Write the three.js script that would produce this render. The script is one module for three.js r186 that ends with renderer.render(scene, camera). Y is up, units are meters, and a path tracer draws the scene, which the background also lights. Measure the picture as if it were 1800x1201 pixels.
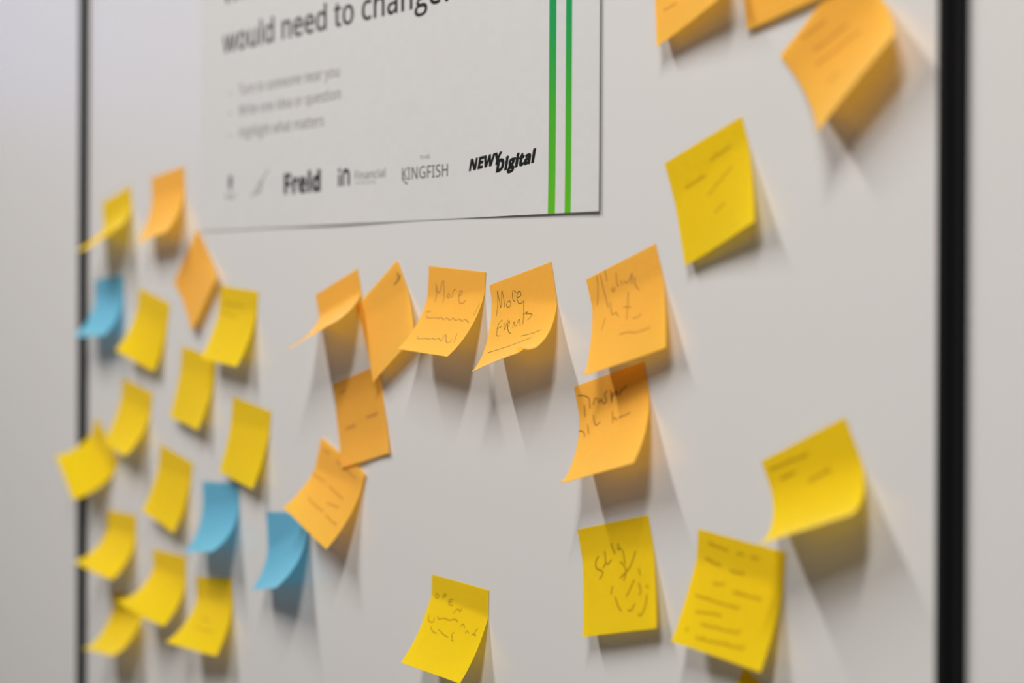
import * as THREE from 'three';
import { mergeGeometries } from 'three/addons/utils/BufferGeometryUtils.js';
import { RoundedBoxGeometry } from 'three/addons/geometries/RoundedBoxGeometry.js';
import { RectAreaLightUniformsLib } from 'three/addons/lights/RectAreaLightUniformsLib.js';
RectAreaLightUniformsLib.init();

// ---------- camera, sky, lights, exposure ----------
const scene = new THREE.Scene();
const EYE = 1.5;                                   // camera height; the plane of the middle board's face is z = 0
const camera = new THREE.PerspectiveCamera(2 * Math.atan(600.5 / 2750) * 180 / Math.PI, 1800 / 1201, 0.05, 60);
camera.position.set(0.9380, EYE, 0.7503);
camera.lookAt(0, EYE, 0);
camera.rotateZ(0.0044);
camera.setViewOffset(1800, 1201, 0, 100.5, 1800, 1201);
camera.focus = 1.195;
camera.userData.fStop = 1.95;
const renderer = new THREE.WebGLRenderer();
renderer.toneMapping = THREE.LinearToneMapping;
renderer.toneMappingExposure = 3.6;
renderer.shadowMap.enabled = true;
scene.background = new THREE.Color().setRGB(0.12, 0.16, 0.36);   // plain blue sky behind the high window

const ROOM = { x0: -4.2, x1: 3.6, z0: -0.02, z1: 4.6, h: 3.7 };
const LAMP = { width: 0.09, length: 1.6, glow: 80, color: new THREE.Color().setRGB(1.0, 0.965, 0.925) };
// two linear lamps on the ceiling, running away from the board: every note's two slanting shadows point back to them
const LAMPS = [[-1.02, 1.75, 'long white linear ceiling light above the blue sticky notes'], [0.98, 1.75, 'long white linear ceiling light above the wide black rail']];
for (const [x, z] of LAMPS) {
  const l = new THREE.RectAreaLight(LAMP.color, LAMP.glow, LAMP.width, LAMP.length);
  l.position.set(x, ROOM.h - 0.064, z); l.lookAt(x, 0, z); scene.add(l);
}

// ---------- helpers ----------
function mulberry(a) { return () => { a |= 0; a = a + 0x6D2B79F5 | 0; let t = Math.imul(a ^ a >>> 15, 1 | a); t = t + Math.imul(t ^ t >>> 7, 61 | t) ^ t; return ((t ^ t >>> 14) >>> 0) / 4294967296; }; }
const used = {};
const numbered = (n) => { const k = used[n] = (used[n] ?? -1) + 1; return k ? `${n}_${String(k).padStart(3, '0')}` : n; };
function mesh(name, geometry, material, parent) {
  const m = new THREE.Mesh(geometry, material); m.castShadow = m.receiveShadow = true;
  m.name = parent ? name : numbered(name); (parent ?? scene).add(m); return m;
}
const tag = (o, label, category, group) => { o.userData.label = label; o.userData.category = category; if (group) o.userData.group = group; return o; };
const box = (x0, x1, y0, y1, z0, z1) => new THREE.BoxGeometry(x1 - x0, y1 - y0, z1 - z0).translate((x0 + x1) / 2, (y0 + y1) / 2, (z0 + z1) / 2);
const lin = (r, g, b) => new THREE.Color().setRGB(r, g, b);
const mat = (o) => new THREE.MeshStandardMaterial(o);
function canvas(w, h) { const c = document.createElement('canvas'); c.width = w; c.height = h; return c; }
function canvasTexture(c) { const t = new THREE.CanvasTexture(c); t.colorSpace = THREE.SRGBColorSpace; t.magFilter = THREE.LinearFilter; t.anisotropy = 8; return t; }
function grain(ctx, w, h, amount, seed) {             // fine paper fibre: per-pixel and small-blotch tone noise
  const r = mulberry(seed), d = ctx.getImageData(0, 0, w, h), N = 64, b = Array.from({ length: N * N }, () => r() - 0.5);
  for (let y = 0; y < h; y++) for (let x = 0; x < w; x++) {
    const n = 1 + amount * ((r() - 0.5) + 0.8 * b[((y * N / h) | 0) * N + ((x * N / w) | 0)]), i = 4 * (y * w + x);
    for (let k = 0; k < 3; k++) d.data[i + k] = Math.max(0, Math.min(255, d.data[i + k] * n));
  }
  ctx.putImageData(d, 0, 0);
}
function noiseTexture(size, seed, lo, hi, cells) {    // tileable value noise, grey
  const d = new Uint8Array(size * size * 4), r = mulberry(seed), layers = cells.map((n) => [n, Array.from({ length: n * n }, r)]);
  for (let y = 0; y < size; y++) for (let x = 0; x < size; x++) {
    let s = 0;
    for (const [n, g] of layers) {
      const fx = x * n / size, fy = y * n / size, ix = fx | 0, iy = fy | 0, u = fx - ix, v = fy - iy, a = u * u * (3 - 2 * u), c = v * v * (3 - 2 * v), at = (i, j) => g[(j % n) * n + (i % n)];
      s += (at(ix, iy) * (1 - a) + at(ix + 1, iy) * a) * (1 - c) + (at(ix, iy + 1) * (1 - a) + at(ix + 1, iy + 1) * a) * c;
    }
    const v8 = 255 * (lo + (hi - lo) * s / layers.length), i = 4 * (y * size + x);
    d[i] = d[i + 1] = d[i + 2] = v8; d[i + 3] = 255;
  }
  const t = new THREE.DataTexture(d, size, size); t.wrapS = t.wrapT = THREE.RepeatWrapping; t.magFilter = THREE.LinearFilter; t.needsUpdate = true; return t;
}

// ---------- the room ----------
const plaster = noiseTexture(256, 5, 0, 1, [64, 128]);
const wallMat = mat({ color: lin(0.34, 0.335, 0.33), roughness: 0.85, bumpMap: plaster, bumpScale: 0.0006 });
const ceilMat = mat({ color: lin(0.62, 0.61, 0.60), roughness: 0.95 });
const carpet = noiseTexture(256, 9, 0, 1, [32, 128]);
const floorMat = mat({ color: lin(0.10, 0.095, 0.09), roughness: 0.95, bumpMap: carpet, bumpScale: 0.002 });
const { x0, x1, z0, z1, h } = ROOM, W = 0.14;
const struct = (name, g, m) => { const o = mesh(name, g, m); o.userData.kind = 'structure'; return o; };
struct('floor', box(x0 - W, x1 + W, -W, 0, z0 - W, z1 + W), floorMat);
struct('ceiling', box(x0 - W, x1 + W, h, h + W, z0 - W, z1 + W), ceilMat);
struct('wall_back', box(x0 - W, x1 + W, 0, h, z0 - W, z0), wallMat);
struct('wall_front', box(x0 - W, x1 + W, 0, h, z1, z1 + W), wallMat);
struct('wall_right', box(x1, x1 + W, 0, h, z0, z1), wallMat);
const WIN = { z0: 0.75, z1: 2.9, y0: 2.02, y1: 2.85 };             // the high window that the glossy board mirrors as a bluish patch
struct('wall_left', mergeGeometries([
  box(x0 - W, x0, 0, WIN.y0, z0, z1), box(x0 - W, x0, WIN.y1, h, z0, z1),
  box(x0 - W, x0, WIN.y0, WIN.y1, z0, WIN.z0), box(x0 - W, x0, WIN.y0, WIN.y1, WIN.z1, z1)]), wallMat);
{
  const w = new THREE.Group(); w.name = 'window_1'; w.userData.kind = 'structure'; w.position.set(x0 - W / 2, WIN.y0, WIN.z0); scene.add(w);
  const a = WIN.z1 - WIN.z0, b = WIN.y1 - WIN.y0, f = 0.045, fm = mat({ color: lin(0.6, 0.6, 0.6), roughness: 0.5 });
  mesh('window_frame', mergeGeometries([box(-0.03, 0.03, 0, f, 0, a), box(-0.03, 0.03, b - f, b, 0, a), box(-0.03, 0.03, f, b - f, 0, f), box(-0.03, 0.03, f, b - f, a - f, a), box(-0.03, 0.03, f, b - f, a / 2 - f / 2, a / 2 + f / 2)]), fm, w);
  const glass = new THREE.MeshPhysicalMaterial({ color: 0xffffff, roughness: 0, transmission: 1, thickness: 0, ior: 1.5, side: THREE.DoubleSide });
  for (const [p, q] of [[f, a / 2 - f / 2], [a / 2 + f / 2, a - f]]) mesh('pane', box(-0.003, 0.003, f, b - f, p, q), glass, w);
}

// ---------- the two ceiling lamps ----------
const housingMat = mat({ color: lin(0.7, 0.7, 0.7), roughness: 0.45 });
const diffuserMat = mat({ color: lin(0.8, 0.8, 0.8), roughness: 0.6, emissive: LAMP.color, emissiveIntensity: 3 });
for (const [x, z, label] of LAMPS) {
  const g = new THREE.Group(); g.name = numbered('ceiling_light'); g.position.set(x, h, z); scene.add(g);
  const w = LAMP.width / 2 + 0.006, l = LAMP.length / 2;
  mesh('housing', mergeGeometries([box(-w, w, -0.02, 0, -l, l), box(-w, -w + 0.004, -0.06, -0.02, -l, l), box(w - 0.004, w, -0.06, -0.02, -l, l)]), housingMat, g);
  mesh('diffuser', new RoundedBoxGeometry(LAMP.width, 0.03, LAMP.length - 0.01, 2, 0.006).translate(0, -0.042, 0), diffuserMat, g);
  for (const s of [-1, 1]) mesh('end_cap', new RoundedBoxGeometry(2 * w + 0.004, 0.06, 0.008, 2, 0.002).translate(0, -0.03, s * (l + 0.004)), housingMat, g);
  tag(g, label, 'ceiling light', 'linear ceiling lights');
}

// ---------- three whiteboards side by side, each in a slim black frame ----------
const boardGloss = noiseTexture(256, 21, 0.92, 1.0, [4, 16, 64]);
const boardMat = mat({ color: lin(0.40, 0.392, 0.387), roughness: 0.28, roughnessMap: boardGloss });
const railMat = new THREE.MeshPhysicalMaterial({ color: lin(0.004, 0.004, 0.0045), roughness: 0.75, specularIntensity: 0.12 });
const PITCH = 1.1990, MID = -0.1978, RAIL = 0.0080, GAP = 0.0028, PROUD = 0.0045, BY0 = 0.42, BY1 = 2.42, BACK = -0.0185;
const makeBoard = (k, label) => {
  const g = new THREE.Group(); g.name = numbered('whiteboard'); g.position.set(MID + k * PITCH, BY0, 0); scene.add(g);
  const w = PITCH - GAP, H = BY1 - BY0;
  mesh('panel', box(-w / 2 + RAIL, w / 2 - RAIL, RAIL, H - RAIL, BACK, 0), boardMat, g);
  const rail = (n, a, b, c, d) => mesh(n, new RoundedBoxGeometry(b - a, d - c, PROUD - BACK, 3, 0.0011).translate((a + b) / 2, (c + d) / 2, (PROUD + BACK) / 2), railMat, g);
  rail('side_rail', -w / 2, -w / 2 + RAIL, 0, H); rail('side_rail', w / 2 - RAIL, w / 2, 0, H);
  rail('top_rail', -w / 2 + RAIL, w / 2 - RAIL, H - RAIL, H); rail('bottom_rail', -w / 2 + RAIL, w / 2 - RAIL, 0, RAIL);
  return tag(g, label, 'whiteboard', 'framed whiteboards hung edge to edge');
};
makeBoard(0, 'glossy white board in slim black frame, holding the poster and all sticky notes');
makeBoard(-1, 'bare white board past the black rail that the pale blue note overlaps');
makeBoard(1, 'bare white board past the black rail beside the diamond-tilted orange note');

// ---------- the poster ----------
{
  const PX0 = -0.5085, PX1 = 0.1022, PY0 = 0.0527, PY1 = 0.4830, CW = 2048, S = CW / (PX1 - PX0), CH = Math.round(S * (PY1 - PY0));
  const c = canvas(CW, CH), x = c.getContext('2d');
  const X = (u) => (u / 1000 - PX0) * S, Y = (v) => (PY1 - v / 1000) * S, M = S / 1000;
  x.fillStyle = 'rgb(163,162,162)'; x.fillRect(0, 0, CW, CH);
  grain(x, CW, CH, 0.012, 3);
  const text = (s, u0, u1, v, size, color, o = {}) => {          // a line of print from u0 to u1 (mm) on the baseline v
    x.save(); x.font = `${o.style ?? ''} ${size * M}px ${o.face ?? 'sans-serif'}`; x.fillStyle = x.strokeStyle = color; x.textBaseline = 'alphabetic';
    const k = (u1 - u0) * M / x.measureText(s).width;
    x.translate(X(u0), Y(v)); x.transform(k, -k * Math.tan(o.rise ?? 0), -(o.slant ?? 0), 1, 0, 0); x.fillText(s, 0, 0);
    if (o.fat) { x.lineWidth = o.fat * M; x.lineJoin = 'round'; x.strokeText(s, 0, 0); }
    x.restore();
  };
  const ink = 'rgb(22,24,22)';
  text('What', -463, -372, 278.8, 31, ink, { fat: 0.7 });
  text('would need to change?', -462.5, -76, 229.6, 31, ink, { fat: 0.7 });
  text('–', -452, -444, 184.6, 13, 'rgb(112,109,106)'); text('Turn to someone near you', -430, -245.5, 184.6, 14, 'rgb(92,89,87)');
  text('–', -452, -444, 164.4, 13, 'rgb(112,109,106)'); text('Write one idea or question', -430, -243.5, 164.4, 14, 'rgb(92,89,87)');
  text('–', -452, -444, 142.6, 13, 'rgb(112,109,106)'); text('Highlight what matters', -430, -271.5, 142.6, 14, 'rgb(92,89,87)');
  // row of partner marks along the foot
  x.fillStyle = 'rgb(40,40,39)';                                                // a small crest over a caption
  x.beginPath(); x.arc(X(-446.5), Y(103), 3.6 * M, 0, 7); x.fill();
  x.beginPath(); x.moveTo(X(-450), Y(100)); x.lineTo(X(-443), Y(100)); x.lineTo(X(-445), Y(92)); x.lineTo(X(-448.5), Y(92)); x.fill();
  for (const [v, a, b] of [[87.6, -458, -435], [84.6, -455, -438]]) { x.fillStyle = 'rgb(112,110,107)'; x.fillRect(X(a), Y(v), (b - a) * M, 1.3 * M); }
  x.strokeStyle = 'rgb(104,102,100)'; x.lineWidth = 1.5 * M; x.lineCap = 'round';  // a light sketched feather
  x.beginPath(); x.moveTo(X(-404), Y(84)); x.quadraticCurveTo(X(-392), Y(92), X(-372), Y(108)); x.moveTo(X(-396), Y(86)); x.quadraticCurveTo(X(-384), Y(90), X(-383), Y(99)); x.moveTo(X(-390), Y(86)); x.quadraticCurveTo(X(-382), Y(92), X(-388), Y(98)); x.stroke();
  text('Freld', -343.5, -275.5, 84.2, 25, 'rgb(18,18,18)', { style: 'bold', fat: 1.2 });
  x.strokeStyle = 'rgb(22,22,22)'; x.lineWidth = 3.4 * M; x.lineCap = 'butt';      // an arch over a short bar
  x.beginPath(); x.moveTo(X(-245.5), Y(86.6)); x.lineTo(X(-245.5), Y(97)); x.moveTo(X(-239.5), Y(86.6)); x.lineTo(X(-239.5), Y(95)); x.arc(X(-234.8), Y(95.5), 4.7 * M, Math.PI, 0); x.lineTo(X(-230.1), Y(86.6)); x.stroke();
  x.fillStyle = 'rgb(22,22,22)'; x.beginPath(); x.arc(X(-245.5), Y(100.8), 2 * M, 0, 7); x.fill();
  text('Financial', -221.5, -172, 91.4, 10.5, 'rgb(72,71,69)');
  text('services group', -219.5, -187, 86.6, 4.6, 'rgb(112,110,107)');
  text('THE', -123, -107.5, 103.2, 4.2, 'rgb(70,72,68)');
  text('KINGFISH', -149.5, -81.6, 87.2, 14.2, 'rgb(40,44,38)');
  x.strokeStyle = 'rgb(40,44,38)'; x.lineWidth = 1.1 * M; x.beginPath(); x.moveTo(X(-147), Y(90)); x.quadraticCurveTo(X(-144), Y(83), X(-139.5), Y(84.2)); x.stroke();
  text('NEWY', -55.5, -14.5, 90.0, 12.4, 'rgb(8,10,8)', { style: 'bold', fat: 0.95, slant: 0.26, rise: 0.09 });
  text('Digital', -20.5, 28, 87.0, 13.2, 'rgb(8,10,8)', { style: 'bold', fat: 1.2, slant: 0.24, rise: 0.11 });
  for (const [a, b] of [[44.6, 52.8], [63.9, 70.8]]) {                             // two printed bands, blue-green running into leaf green
    const g = x.createLinearGradient(0, Y(440), 0, Y(50));
    g.addColorStop(0, 'rgb(0,96,120)'); g.addColorStop(0.62, 'rgb(16,116,60)'); g.addColorStop(0.8, 'rgb(50,130,30)'); g.addColorStop(1, 'rgb(70,140,13)');
    x.fillStyle = g; x.fillRect(X(a), 0, (b - a) * M, CH);
  }
  const nx = 90, ny = 64, pos = [], uv = [], idx = [];
  for (let j = 0; j <= ny; j++) for (let i = 0; i <= nx; i++) {
    const s = i / nx, t = j / ny, u = PX0 + (PX1 - PX0) * s, v = PY0 + (PY1 - PY0) * t, r = PX1 - u, b = v - PY0;
    const lift = 0.0003 + 0.0014 * Math.exp(-r / 0.035) + 0.0007 * Math.exp(-b / 0.03) * (0.5 + 0.5 * Math.sin(u * 24 + 0.9)) * (u > -0.42 ? 1 : 0.5) + 0.0002 * (1 + Math.sin(u * 17 + v * 6));
    pos.push(u - PX0, v - PY0, lift); uv.push(s, t);
    if (i < nx && j < ny) { const k = j * (nx + 1) + i; idx.push(k, k + 1, k + nx + 2, k, k + nx + 2, k + nx + 1); }
  }
  const g = new THREE.BufferGeometry(); g.setAttribute('position', new THREE.Float32BufferAttribute(pos, 3)); g.setAttribute('uv', new THREE.Float32BufferAttribute(uv, 2)); g.setIndex(idx); g.computeVertexNormals();
  const p = mesh('poster', g, new THREE.MeshPhysicalMaterial({ map: canvasTexture(c), roughness: 0.8, specularIntensity: 0.3, side: THREE.DoubleSide }));
  p.position.set(PX0, EYE + PY0, 0.0002);
  tag(p, 'large white printed paper poster with black headline, logos and two green stripes', 'poster');
}

// ---------- sticky notes ----------
const SIDE = 76, STUCK = 18;
const PAPER = { y: [lin(0.88, 0.715, 0.003)], o: [lin(0.95, 0.675, 0.12)], b: [lin(0.215, 0.595, 0.755)] };
const rgbOf = (c) => { const t = c.clone().convertLinearToSRGB(); return `rgb(${[t.r, t.g, t.b].map((v) => Math.round(v * 255)).join(',')})`; };
function noteTexture(kind, strokes, rows, seed, pen) {
  const N = strokes || rows ? 640 : 256, c = canvas(N, N), x = c.getContext('2d'), m = N / SIDE, r = mulberry(seed);
  x.fillStyle = rgbOf(PAPER[kind][0]); x.fillRect(0, 0, N, N);
  grain(x, N, N, 0.02, seed);
  x.lineCap = x.lineJoin = 'round';
  const at = (p, q) => [(p + SIDE / 2) * m, q * m];
  const path = (pts) => {
    x.beginPath(); x.moveTo(...at(pts[0], pts[1]));
    for (let i = 2; i < pts.length; i += 2) {
      const last = i + 2 >= pts.length, a = at(pts[i], pts[i + 1]);
      if (last) x.lineTo(...a); else { const b = at((pts[i] + pts[i + 2]) / 2, (pts[i + 1] + pts[i + 3]) / 2); x.quadraticCurveTo(...a, ...b); }
    }
    x.stroke();
  };
  x.strokeStyle = pen.color; x.lineWidth = pen.width * m;
  for (const s of strokes ?? []) path(s);
  for (const [p0, q0, p1, q1] of rows ?? []) {                     // a word or line of small joined-up handwriting
    const L = Math.hypot(p1 - p0, q1 - q0), dx = (p1 - p0) / L, dy = (q1 - q0) / L, pts = [];
    for (let s = 0; s < L; s += 0.8 + r() * 0.9) {
      const up = (r() < 0.15 ? 3.6 : 1.9) * (0.4 + 0.6 * r()) * (pts.length % 4 ? 0.35 : 1) * (pts.length % 4 === 2 ? -0.4 : 1), lean = up * 0.25;
      pts.push(p0 + dx * (s + lean) + dy * up, q0 + dy * (s + lean) - dx * up);
    }
    if (pts.length > 3) path(pts);
  }
  return canvasTexture(c);
}
const THROUGH = { y: 0.735, o: 0.775, b: 0.72 };                 // share of light that passes one face of the sheet
const paperMat = (map, kind) => new THREE.MeshPhysicalMaterial({ map, roughness: 0.95, transmission: THROUGH[kind], thickness: 0, specularIntensity: 0.16, side: THREE.DoubleSide });
const plain = {};
for (const k of 'yob') plain[k] = paperMat(noteTexture(k, null, null, 40 + k.charCodeAt(0), {}), k);
const INK = {"O6":{"s":[[-31.6,26.3,-30.6,15.8,-29.4,4.7,-29.3,11.2,-26.9,22.8,-25.9,14.4,-23.8,5.8,-23.4,13.3,-22.4,20.9],[-16.7,17.2,-20.0,18.1,-19.9,21.0,-17.6,22.5,-15.0,21.7,-14.7,19.3,-16.7,17.2],[-10.0,19.2,-12.6,18.3,-12.3,13.3,-11.1,10.8,-9.3,10.9,-7.6,12.8],[-7.4,16.9,-2.0,17.3,-1.7,14.1,-3.7,12.5,-6.5,14.0,-7.6,18.0,-6.1,21.6,-3.3,22.6,-0.6,21.6],[0.1,20.6,0.6,26.8,1.4,32.0,2.6,40.6],[0.9,32.1,6.3,30.4,3.7,32.4],[3.7,32.4,14.1,33.8,7.4,38.1],[-23.7,31.2,-28.5,32.3,-27.4,44.5,-22.2,44.8],[-28.2,37.6,-23.3,36.9],[-20.8,34.0,-18.9,43.7,-16.9,32.9],[-15.3,39.8,-13.1,35.7,-15.7,32.7,-16.1,38.5,-11.9,45.1,-8.9,45.8],[-8.8,41.1,-9.8,33.0,-5.3,43.3,-3.3,32.7,0.2,42.2],[-30.3,58.5,-6.9,60.0,19.5,57.1],[5.2,51.9,17.2,52.9,27.6,51.3]]},"O5":{"s":[[-25.4,28.4,-25.3,19.0,-28.1,11.6,-22.4,24.7,-17.6,7.5,-15.4,18.2,-14.1,28.4],[-9.6,20.3,-11.9,23.0,-7.9,24.4,-6.5,21.7,-9.6,20.3],[-3.9,23.2,-3.5,17.3,-0.1,16.2],[4.9,21.7,9.9,18.8,7.6,16.5,4.3,18.4,6.7,25.8,12.0,27.6,16.0,24.2],[-32.8,38.0,-26.8,36.6],[-30.2,40.5,-28.9,43.2,-19.1,41.9],[-17.3,42.2,-13.6,41.0,-10.1,42.5,-10.0,39.7,-3.0,42.8,-0.8,39.8,5.8,42.5,7.7,39.1,14.5,42.2,16.3,38.8,23.5,42.3,23.5,38.6,31.6,41.6],[35.1,25.3,33.9,35.0],[-25.8,60.0,-23.9,63.1,-18.7,62.1,-12.1,60.8,-6.2,61.9,-4.2,59.5,2.7,61.5,3.7,58.1,13.2,62.5,10.6,57.4,10.9,53.3,18.6,62.0,25.1,62.4,23.5,58.2],[25.0,52.4,29.4,60.8]]},"O7":{"s":[[-31.9,21.3,-26.7,7.6,-26.2,1.7],[-22.5,2.1,-22.6,17.5,-20.5,26.9],[-16.9,0.6,-17.0,8.3],[-12.8,14.8,-15.0,16.8,-11.9,17.7,-10.6,15.6],[-6.1,6.1,-8.6,15.4,-6.2,15.4],[-3.5,13.0,-2.6,15.8],[-0.1,14.1,0.8,16.9,5.7,15.2,10.4,10.2,6.5,18.1],[10.3,16.0,12.1,14.1,9.0,19.7,12.7,25.2],[-23.8,34.5,-27.2,42.2],[-17.8,24.3,-17.1,35.8,-12.1,33.1,-9.8,37.3],[1.5,23.1,-1.0,42.8],[-3.6,32.5,3.4,34.8],[5.4,44.1,11.2,45.1,13.5,43.3],[-7.1,52.2,-2.5,52.3,3.3,53.9,9.1,56.4,22.4,56.4]]},"O8":{"s":[[-35.2,7.4,-22.9,9.4,-25.0,18.9],[-30.6,16.0,-31.7,23.3],[-20.8,17.3,-18.2,12.9,-15.9,13.5],[-14.2,14.3,-16.3,15.9,-12.5,17.1,-11.2,14.5,-10.7,17.5],[-4.0,11.2,-7.3,12.1,-7.0,15.5,-5.9,18.2,-10.5,18.8],[-0.3,11.2,-2.0,24.0,0.7,12.3,2.9,15.2,-0.9,16.8],[4.7,13.2,2.9,15.2,5.7,16.3,6.4,14.4,4.7,13.2],[8.1,16.4,10.1,13.6,13.7,13.6,16.6,11.9],[-38.6,32.8,-31.9,34.2,-30.6,38.8],[-28.4,30.7,-26.4,37.2],[-22.1,24.5,-20.4,34.2,-14.4,31.2],[-0.2,35.2,-1.1,26.7],[-0.6,31.8,3.1,31.8,3.9,34.0],[6.2,32.4,12.9,32.3,17.7,31.7]]},"Y16":{"s":[[-19.8,21.7,-23.2,23.4,-23.6,29.7,-16.3,32.1,-15.2,33.8,-19.7,37.3],[-15.0,29.9,-12.2,26.2,-10.6,28.8,-6.0,25.3],[-12.4,19.0,-12.3,27.0],[-4.5,14.4,-3.3,19.3,-1.9,21.4],[3.2,15.3,1.1,19.8,5.0,18.7],[6.5,20.4,8.2,29.3],[19.5,22.7,14.5,31.5,8.9,35.6,2.7,38.8],[3.5,28.0,10.3,32.6,6.2,40.8],[21.9,34.7,23.0,38.7],[-6.0,44.2,-7.4,48.8],[16.7,41.9,8.6,51.9],[21.2,44.6,23.5,48.7,21.4,52.3],[28.6,46.9,30.4,48.2],[-3.3,51.5,-0.5,58.0,2.9,61.4],[10.0,61.3,12.2,63.4,16.5,58.0],[29.0,53.1,27.5,60.5,22.5,67.0,20.3,65.2]]},"Y17":{"s":[[-30.6,14.7,-32.9,17.0,-31.1,18.7,-27.6,17.6,-28.0,15.4,-30.6,14.7],[-22.0,17.4,-21.5,13.2,-17.3,12.7,-18.8,14.9,-21.4,15.5],[-8.5,15.7,-14.9,16.5,-13.2,20.8,-8.2,20.3],[-14.2,18.7,-10.3,18.1],[-4.2,26.1,-1.9,20.3,3.6,24.2,3.8,20.4],[-32.7,33.2,-32.5,36.3,-29.9,38.2,-23.9,37.4,-25.2,34.1],[-21.9,31.9,-19.0,34.9,-16.6,32.4,-12.0,31.5,-7.6,32.6,-3.3,31.4,0.8,29.8,4.2,31.5],[9.2,34.0,11.0,30.9,14.4,34.1],[17.5,38.1,18.2,34.9,21.0,37.4],[25.5,37.2,29.1,37.3],[29.8,31.7,26.7,36.2,30.4,37.4],[-25.4,41.4,-22.1,44.7,-15.6,44.9],[-15.1,41.6,-10.4,43.1,-5.8,44.5,-0.5,45.0],[4.2,40.1,1.4,43.0,4.7,43.5,4.3,46.8,7.3,46.3]]},"O4":{"s":[[32.6,9.4,32.8,15.3,23.9,15.3],[35.1,13.3,30.7,15.6]]},"Y15":{"r":[[-28.5,8.1,-9.9,9.7],[-2.5,10.0,3.4,9.2],[9.4,10.2,16.4,9.2],[-30.3,18.5,-16.2,21.0],[-7.5,21.9,4.5,21.9],[-18.5,33.4,-9.3,31.8],[-1.1,34.9,23.1,33.8],[-30.8,43.6,7.8,43.6],[-26.8,53.8,-5.0,50.7],[-19.3,60.2,13.1,58.4],[-20.2,69.7,19.6,66.6],[-30.0,66.7,-27.5,66.2]]},"Y13":{"r":[[2.2,16.5,22.7,14.7],[-25.3,24.6,-4.6,24.5],[-5.2,38.3,20.3,28.5],[-1.1,53.0,9.4,49.6]]},"Y14":{"r":[[-33.8,8.1,0.8,10.5],[-27.2,16.8,-14.7,16.8],[-6.0,26.1,13.8,26.0]]},"O10":{"r":[[-8.1,10.4,26.4,11.4],[-30.3,10.4,-19.9,8.2],[-44.0,37.5,-14.2,33.8],[-7.3,34.7,19.9,34.8],[-22.7,55.9,5.8,55.0],[2.0,47.1,20.2,42.9],[10.5,55.8,30.1,55.8]]},"O13":{"r":[[-19.7,5.4,1.0,12.2],[-17.3,19.0,11.4,26.8],[-22.0,27.5,15.8,37.7],[-19.1,46.7,-10.7,47.9]]},"O11":{"r":[[-28.8,53.1,-14.0,54.0]]},"O9":{"r":[[-28.2,11.0,-18.9,10.5],[-24.3,44.2,-9.2,43.9],[9.3,40.4,26.5,40.6]]},"Y11":{"r":[[-17.9,41.6,3.8,44.0],[-17.3,52.0,18.0,54.6]]},"Y3":{"r":[[-29.5,18.3,12.7,17.5],[-32.0,27.1,0.8,28.9]]}};
const PENS = { O6: ['rgb(74,54,40)', 0.42], O5: ['rgb(196,150,92)', 0.7], O7: ['rgb(204,156,78)', 0.8], O8: ['rgb(176,124,52)', 0.8], O4: ['rgb(160,118,50)', 1.3], Y16: ['rgb(186,152,4)', 1.15], Y17: ['rgb(186,152,6)', 0.75], Y15: ['rgb(200,162,3)', 1.0], Y13: ['rgb(212,178,4)', 1.1], Y14: ['rgb(206,168,2)', 1.3], O9: ['rgb(232,186,92)', 2.4] };
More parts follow.
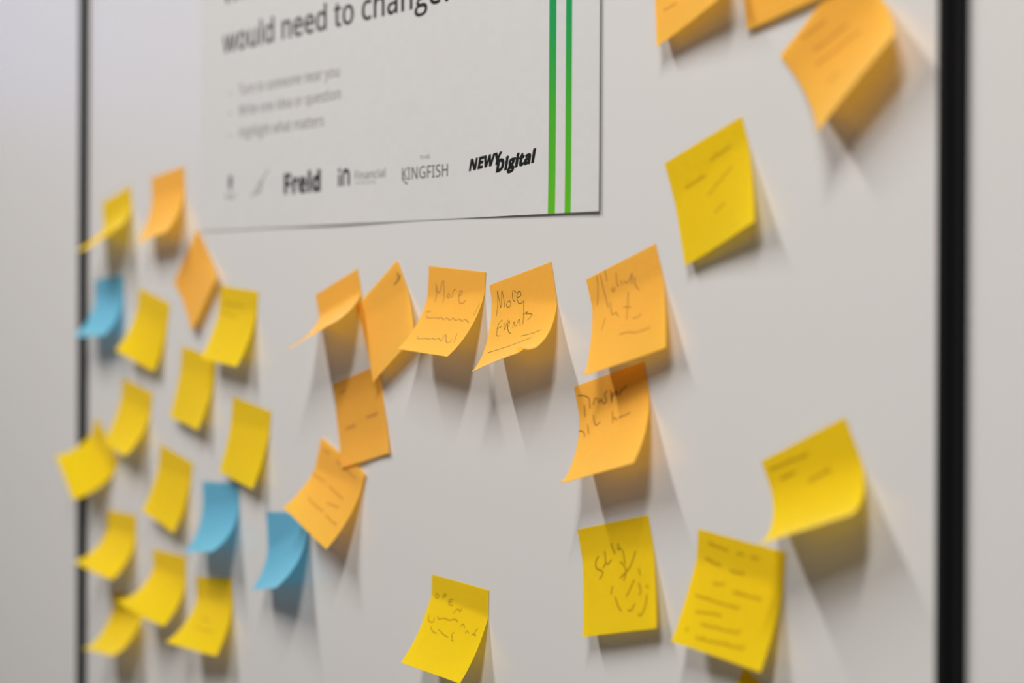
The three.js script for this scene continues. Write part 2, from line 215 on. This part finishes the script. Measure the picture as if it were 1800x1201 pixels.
// where each note is stuck (mm from the camera's foot on the board: middle of its top edge), how it is turned, and how its free part bends away:
// [paper, across, up, turn, hinge angle, further curl, slant of the bend, uneven curl, size, how late it curls, lift of the stuck strip, hinge length, label]
const NOTES = [
  ["Y1", "y", -712.9, 99, 0.226, 0.03, 1.49, 0.034, 0, -0.01, 1.0, 0, 8, "yellow sticky note curled sharply outward, directly above the pale blue note at the black rail"],
  ["O1", "o", -585.196, 117.484, 0.108, 0.063, 0.663, -0.036, 0.136, 0.008, 1.0, 0, 8, "orange sticky note curling outward next to the poster corner, above a diamond-tilted orange note"],
  ["O2", "o", -543.04, 28.137, 0.822, 0.019, 0.202, -0.03, -0.025, -0.01, 1.0, 0, 8, "orange sticky note stuck as a diamond between yellow notes below the poster"],
  ["B1", "b", -730.287, 6.113, 0.079, 0.08, 0.881, -0.034, -0.043, -0.006, 1.0, 0, 8, "pale blue sticky note whose curled end overlaps the black rail"],
  ["Y2", "y", -614.378, -13.634, -0.229, 0.018, 0.505, -0.007, -0.377, -0.009, 1.0, 0, 8, "yellow sticky note between the pale blue note and the diamond-tilted orange note"],
  ["Y3", "y", -429.142, -4.896, -0.072, 0.121, 0.419, 0.102, -0.086, 0.005, 1.0, 0.3, 8, "yellow sticky note whose lower end covers the top corner of another yellow note"],
  ["Y4", "y", -512.161, -70.424, -0.134, 0.085, 0.265, 0.13, 0.153, -0.009, 1.0, 0, 8, "yellow sticky note with its top corner hidden under the end of another yellow note"],
  ["Y5", "y", -655.076, -112.14, -0.174, 0.129, 0.503, -0.02, 0.273, -0.006, 1.0, 0, 8, "yellow sticky note overlapping the yellow note that is turned sideways across the black rail"],
  ["Y6", "y", -731.508, -175.869, -0.631, 0.204, 1.081, 0.155, -0.141, -0.01, 1.0, 0, 8, "yellow sticky note turned sideways and sticking out across the black rail"],
  ["Y7", "y", -561.299, -178.537, -0.191, 0.111, 0.259, 0.108, -0.126, -0.006, 1.0, 0, 8, "tilted yellow sticky note between the sideways yellow note and a blue note"],
  ["Y8", "y", -402.013, -116.87, -0.133, 0.137, 0.136, 0.105, 0.099, -0.0, 1.0, 0, 8, "yellow sticky note whose lower corner touches the top of a blue note"],
  ["B2", "b", -464.775, -199.374, 0.072, 0.039, 0.941, 0.04, 0.141, -0.007, 1.0, 0, 8, "blue sticky note curling outward under the corner of a yellow note"],
  ["Y9", "y", -695.406, -255.983, 0.026, 0.155, 1.048, -0.015, -0.207, 0.007, 1.0, 0, 8, "yellow sticky note with a curled tip crossing the black rail, below the sideways yellow note"],
  ["Y10", "y", -576.883, -284.941, 0.028, 0.155, 1.133, -0.06, -0.262, 0.008, 1.0, 0, 8, "yellow sticky note covering the top of another yellow note whose lower end flares out"],
  ["Y11", "y", -478.627, -296.228, 0.121, 0.203, 0.65, 0.009, -0.337, 0.012, 1.0, 0, 8, "yellow sticky note directly below the blue note that hangs under a yellow corner"],
  ["Y12", "y", -679.145, -344.674, 0.076, 0.493, 0.981, -0.024, 0.032, -0.005, 2.5, 0, 8, "yellow sticky note mostly hidden under another yellow note, its lower end flaring out"],
  ["B3", "b", -334.893, -213.92, 0.102, 0.102, 0.845, 0.323, -0.087, 0.005, 1.0, 0, 8, "blue sticky note partly covered by the corner of a tilted orange note"],
  ["O3", "o", -251, 1.5, 0.32, 0.55, 0.78, 0.0, 0, -0.03, 1.0, 0, 8, "orange sticky note curled up sharply, beside a steeply tilted orange note"],
  ["O4", "o", -185.667, -0.458, 0.57, 0.08, 0.14, -0.15, 0.3, 0, 1.0, 1.0, 8, "steeply tilted orange sticky note tucked behind the end of a note headed More"],
  ["O5", "o", -70.635, 12.226, -0.07, 0.203, 0.698, 0.13, -0.042, 0.011, 1.0, 0, 6, "orange sticky note headed More above two faint lines of handwriting"],
  ["O6", "o", 9.957, 8.209, 0.23, 0.162, 0.734, -0.24, 0.339, 0.011, 1.0, 0, 6, "orange sticky note reading More Events with long underline strokes"],
  ["O7", "o", 122.449, 16.188, 0.331, 0.161, 0.296, -0.031, -0.216, 0.003, 1.0, 0, 8, "orange sticky note headed Native, hanging over the top of another orange note"],
  ["O8", "o", 110.315, -63.946, 0.281, 0.151, 0.645, 0.032, -0.03, 0.01, 1.0, 0, 8, "orange sticky note headed Transport, its top corner under another orange note"],
  ["O9", "o", -219.127, -79.853, 0.265, 0.005, 0.03, 0, 0, 0.002, 1.0, 0, 8, "flat crumpled orange sticky note lying between a steeply tilted note and a faintly written one"],
  ["O10", "o", -235.69, -151.302, -0.341, 0.152, 0.537, 0.217, -0.35, 0.005, 1.0, 2.0, 8, "orange sticky note with faint slanting lines, its corner covering a blue note"],
  ["O11", "o", 182.847, 245.5, 0.31, 0.225, 0.114, 0.313, 0.079, 0.01, 1.0, 0, 8, "orange sticky note hanging beside the green-striped edge of the poster"],
  ["O12", "o", 267.5, 246.5, 0.205, 0.03, 0.05, 0, 0, 0, 1.0, 0, 8, "darker flat orange sticky note partly under a diamond-tilted note near the black rail"],
  ["O13", "o", 300.741, 170.141, 0.723, 0.02, 0.681, -0.189, 0.293, 0.001, 1.0, 1.4, 8, "diamond-tilted orange sticky note near the wide black rail, covering part of another orange note"],
  ["Y13", "y", 202.51, 96.575, 0.356, 0.094, 0.199, 0.176, 0.258, -0.003, 1.0, 0, 8, "tilted yellow sticky note hanging alone on the bare board below three orange notes"],
  ["Y14", "y", 290.3, -96, 0.455, 0.02, 1.5, -0.14, 0.05, -0.01, 1.1, 0, 8, "yellow sticky note curling forward, its tip touching the densely written yellow note"],
  ["Y15", "y", 238.939, -165.261, -0.067, 0.244, 0.152, -0.032, -0.066, 0.01, 1.0, 0, 8, "yellow sticky note densely filled with lines of handwriting"],
  ["Y16", "y", 115.291, -168.829, 0.253, 0.138, 0.081, 0.022, -0.075, 0.012, 1.0, 0, 8, "yellow sticky note headed Safety with scattered slanting pen strokes"],
  ["Y17", "y", -64.771, -238.33, -0.02, 0.357, 0.387, -0.054, 0.016, 0.003, 1.6, 0, 2.5, "yellow sticky note reading Open and Space, creased with a flared lower end"],
  ["Y18", "y", 276, -265.4, -0.509, 0.014, 0.3, 0.151, 0.1, 0, 1.0, 0, 8, "yellow sticky note peeking out from under the densely written yellow note"],
];
function bent(t, a, k, late, m, hinge) {               // profile of the paper: t mm from the top edge -> [along the board, off the board]
  let T = Math.min(t, STUCK), H = 0; const s = t - STUCK; if (s <= 0) return [T, 0];
  const n = 48, d = s / n;
  for (let i = 0; i < n; i++) { const q = (i + 0.5) * d, e = Math.min(q / hinge, 1), th = (a * e * e * (3 - 2 * e) + k * (q / 58) ** late) * m; T += d * Math.cos(th); H += d * Math.sin(th); }
  return [T, H];
}
const G = 34, EARS = { O7: 3, O8: 2.5 };
function sheet(pos, uv, idx) {                          // the paper as a closed sheet 0.14 mm thick: face, back and cut edges
  const f = new THREE.BufferGeometry(); f.setAttribute('position', new THREE.Float32BufferAttribute(pos, 3)); f.setIndex(idx); f.computeVertexNormals();
  const n = f.getAttribute('normal').array, N = G + 1, M = N * N, P = [], Q = [], U = [...uv, ...uv], I = [...idx];
  for (const d of [0.00007, -0.00007]) for (let k = 0; k < 3 * M; k++) { P.push(pos[k] + d * n[k]); Q.push(d > 0 ? n[k] : -n[k]); }
  for (let k = 0; k < idx.length; k += 3) I.push(idx[k] + M, idx[k + 2] + M, idx[k + 1] + M);
  const rim = (a, b) => { const o = P.length / 3; for (const k of [a, b, a + M, b + M]) { P.push(P[3 * k], P[3 * k + 1], P[3 * k + 2]); U.push(U[2 * k], U[2 * k + 1]); Q.push(0, 0, 0); } I.push(o, o + 1, o + 2, o + 1, o + 3, o + 2); const e = new THREE.Vector3(), h = new THREE.Vector3();
    e.set(P[3 * b] - P[3 * a], P[3 * b + 1] - P[3 * a + 1], P[3 * b + 2] - P[3 * a + 2]); h.set(n[3 * a], n[3 * a + 1], n[3 * a + 2]).cross(e).normalize().negate();
    for (let k = o; k < o + 4; k++) { Q[3 * k] = h.x; Q[3 * k + 1] = h.y; Q[3 * k + 2] = h.z; } };
  for (let k = 0; k < G; k++) { rim(k + 1, k); rim(k * N, (k + 1) * N); rim(G * N + k, G * N + k + 1); rim((k + 1) * N + G, k * N + G); }
  const g = new THREE.BufferGeometry(); g.setAttribute('position', new THREE.Float32BufferAttribute(P, 3)); g.setAttribute('normal', new THREE.Float32BufferAttribute(Q, 3)); g.setAttribute('uv', new THREE.Float32BufferAttribute(U, 2)); g.setIndex(I); return g;
}
NOTES.forEach(([code, kind, u, v, turn, a, k, slant, uneven, size, late, lift, hinge, label], n) => {
  const cp = Math.cos(slant), sp = Math.sin(slant), ct = Math.cos(turn), st = Math.sin(turn), pos = [], uv = [], idx = [], r = mulberry(900 + n), w1 = r() * 6, w2 = r() * 6;
  for (let j = 0; j <= G; j++) for (let i = 0; i <= G; i++) {
    const p = (i / G - 0.5) * SIDE * (1 + size), q = j / G * SIDE * (1 + size), t = q * cp + p * sp, c = p * cp - q * sp;
    const [T, H0] = bent(t, a, k, late, 1 + uneven * c / 38, hinge), P = c * cp + T * sp;
    let Q = -c * sp + T * cp, H = H0;
    const ear = Math.max(0, (EARS[code] ?? 0) - (p + 38 + 76 - q) / Math.SQRT2); H += ear * 0.85; Q -= ear * 0.35;      // a small dog-ear at the lower corner
    if (code === 'O6') { const dent = Math.max(0, q - 70) * Math.max(0, 1 - Math.abs(p - 25) / 5); H += dent * 0.8; Q -= dent * 0.5; }   // a nick in the lower edge
    const free = Math.max(0, q - STUCK) / 58, wave = 0.5 * free * (Math.sin(p * 0.07 + w1) + Math.sin(q * 0.09 + w2) + 2) * (code === 'O9' ? 1.6 : 0.6);
    pos.push((P * ct + Q * st) / 1000, (P * st - Q * ct) / 1000, (Math.max(H, 0) + wave) / 1000);
    uv.push(i / G, 1 - j / G);
    if (i < G && j < G) { const b = j * (G + 1) + i; idx.push(b, b + G + 1, b + 1, b + 1, b + G + 1, b + G + 2); }
  }
  const g = sheet(pos, uv, idx);
  const i = INK[code], [color, width] = PENS[code] ?? [kind === 'o' ? 'rgb(220,168,70)' : 'rgb(212,176,4)', 1.0];
  const o = mesh('sticky_note', g, i ? paperMat(noteTexture(kind, i.s, i.r, 100 + n, { color, width }), kind) : plain[kind]);
  o.position.set(u / 1000, EYE + v / 1000, 0.0004 + lift / 1000);
  tag(o, label, 'sticky note', 'sticky notes on the whiteboard');
});

renderer.render(scene, camera);
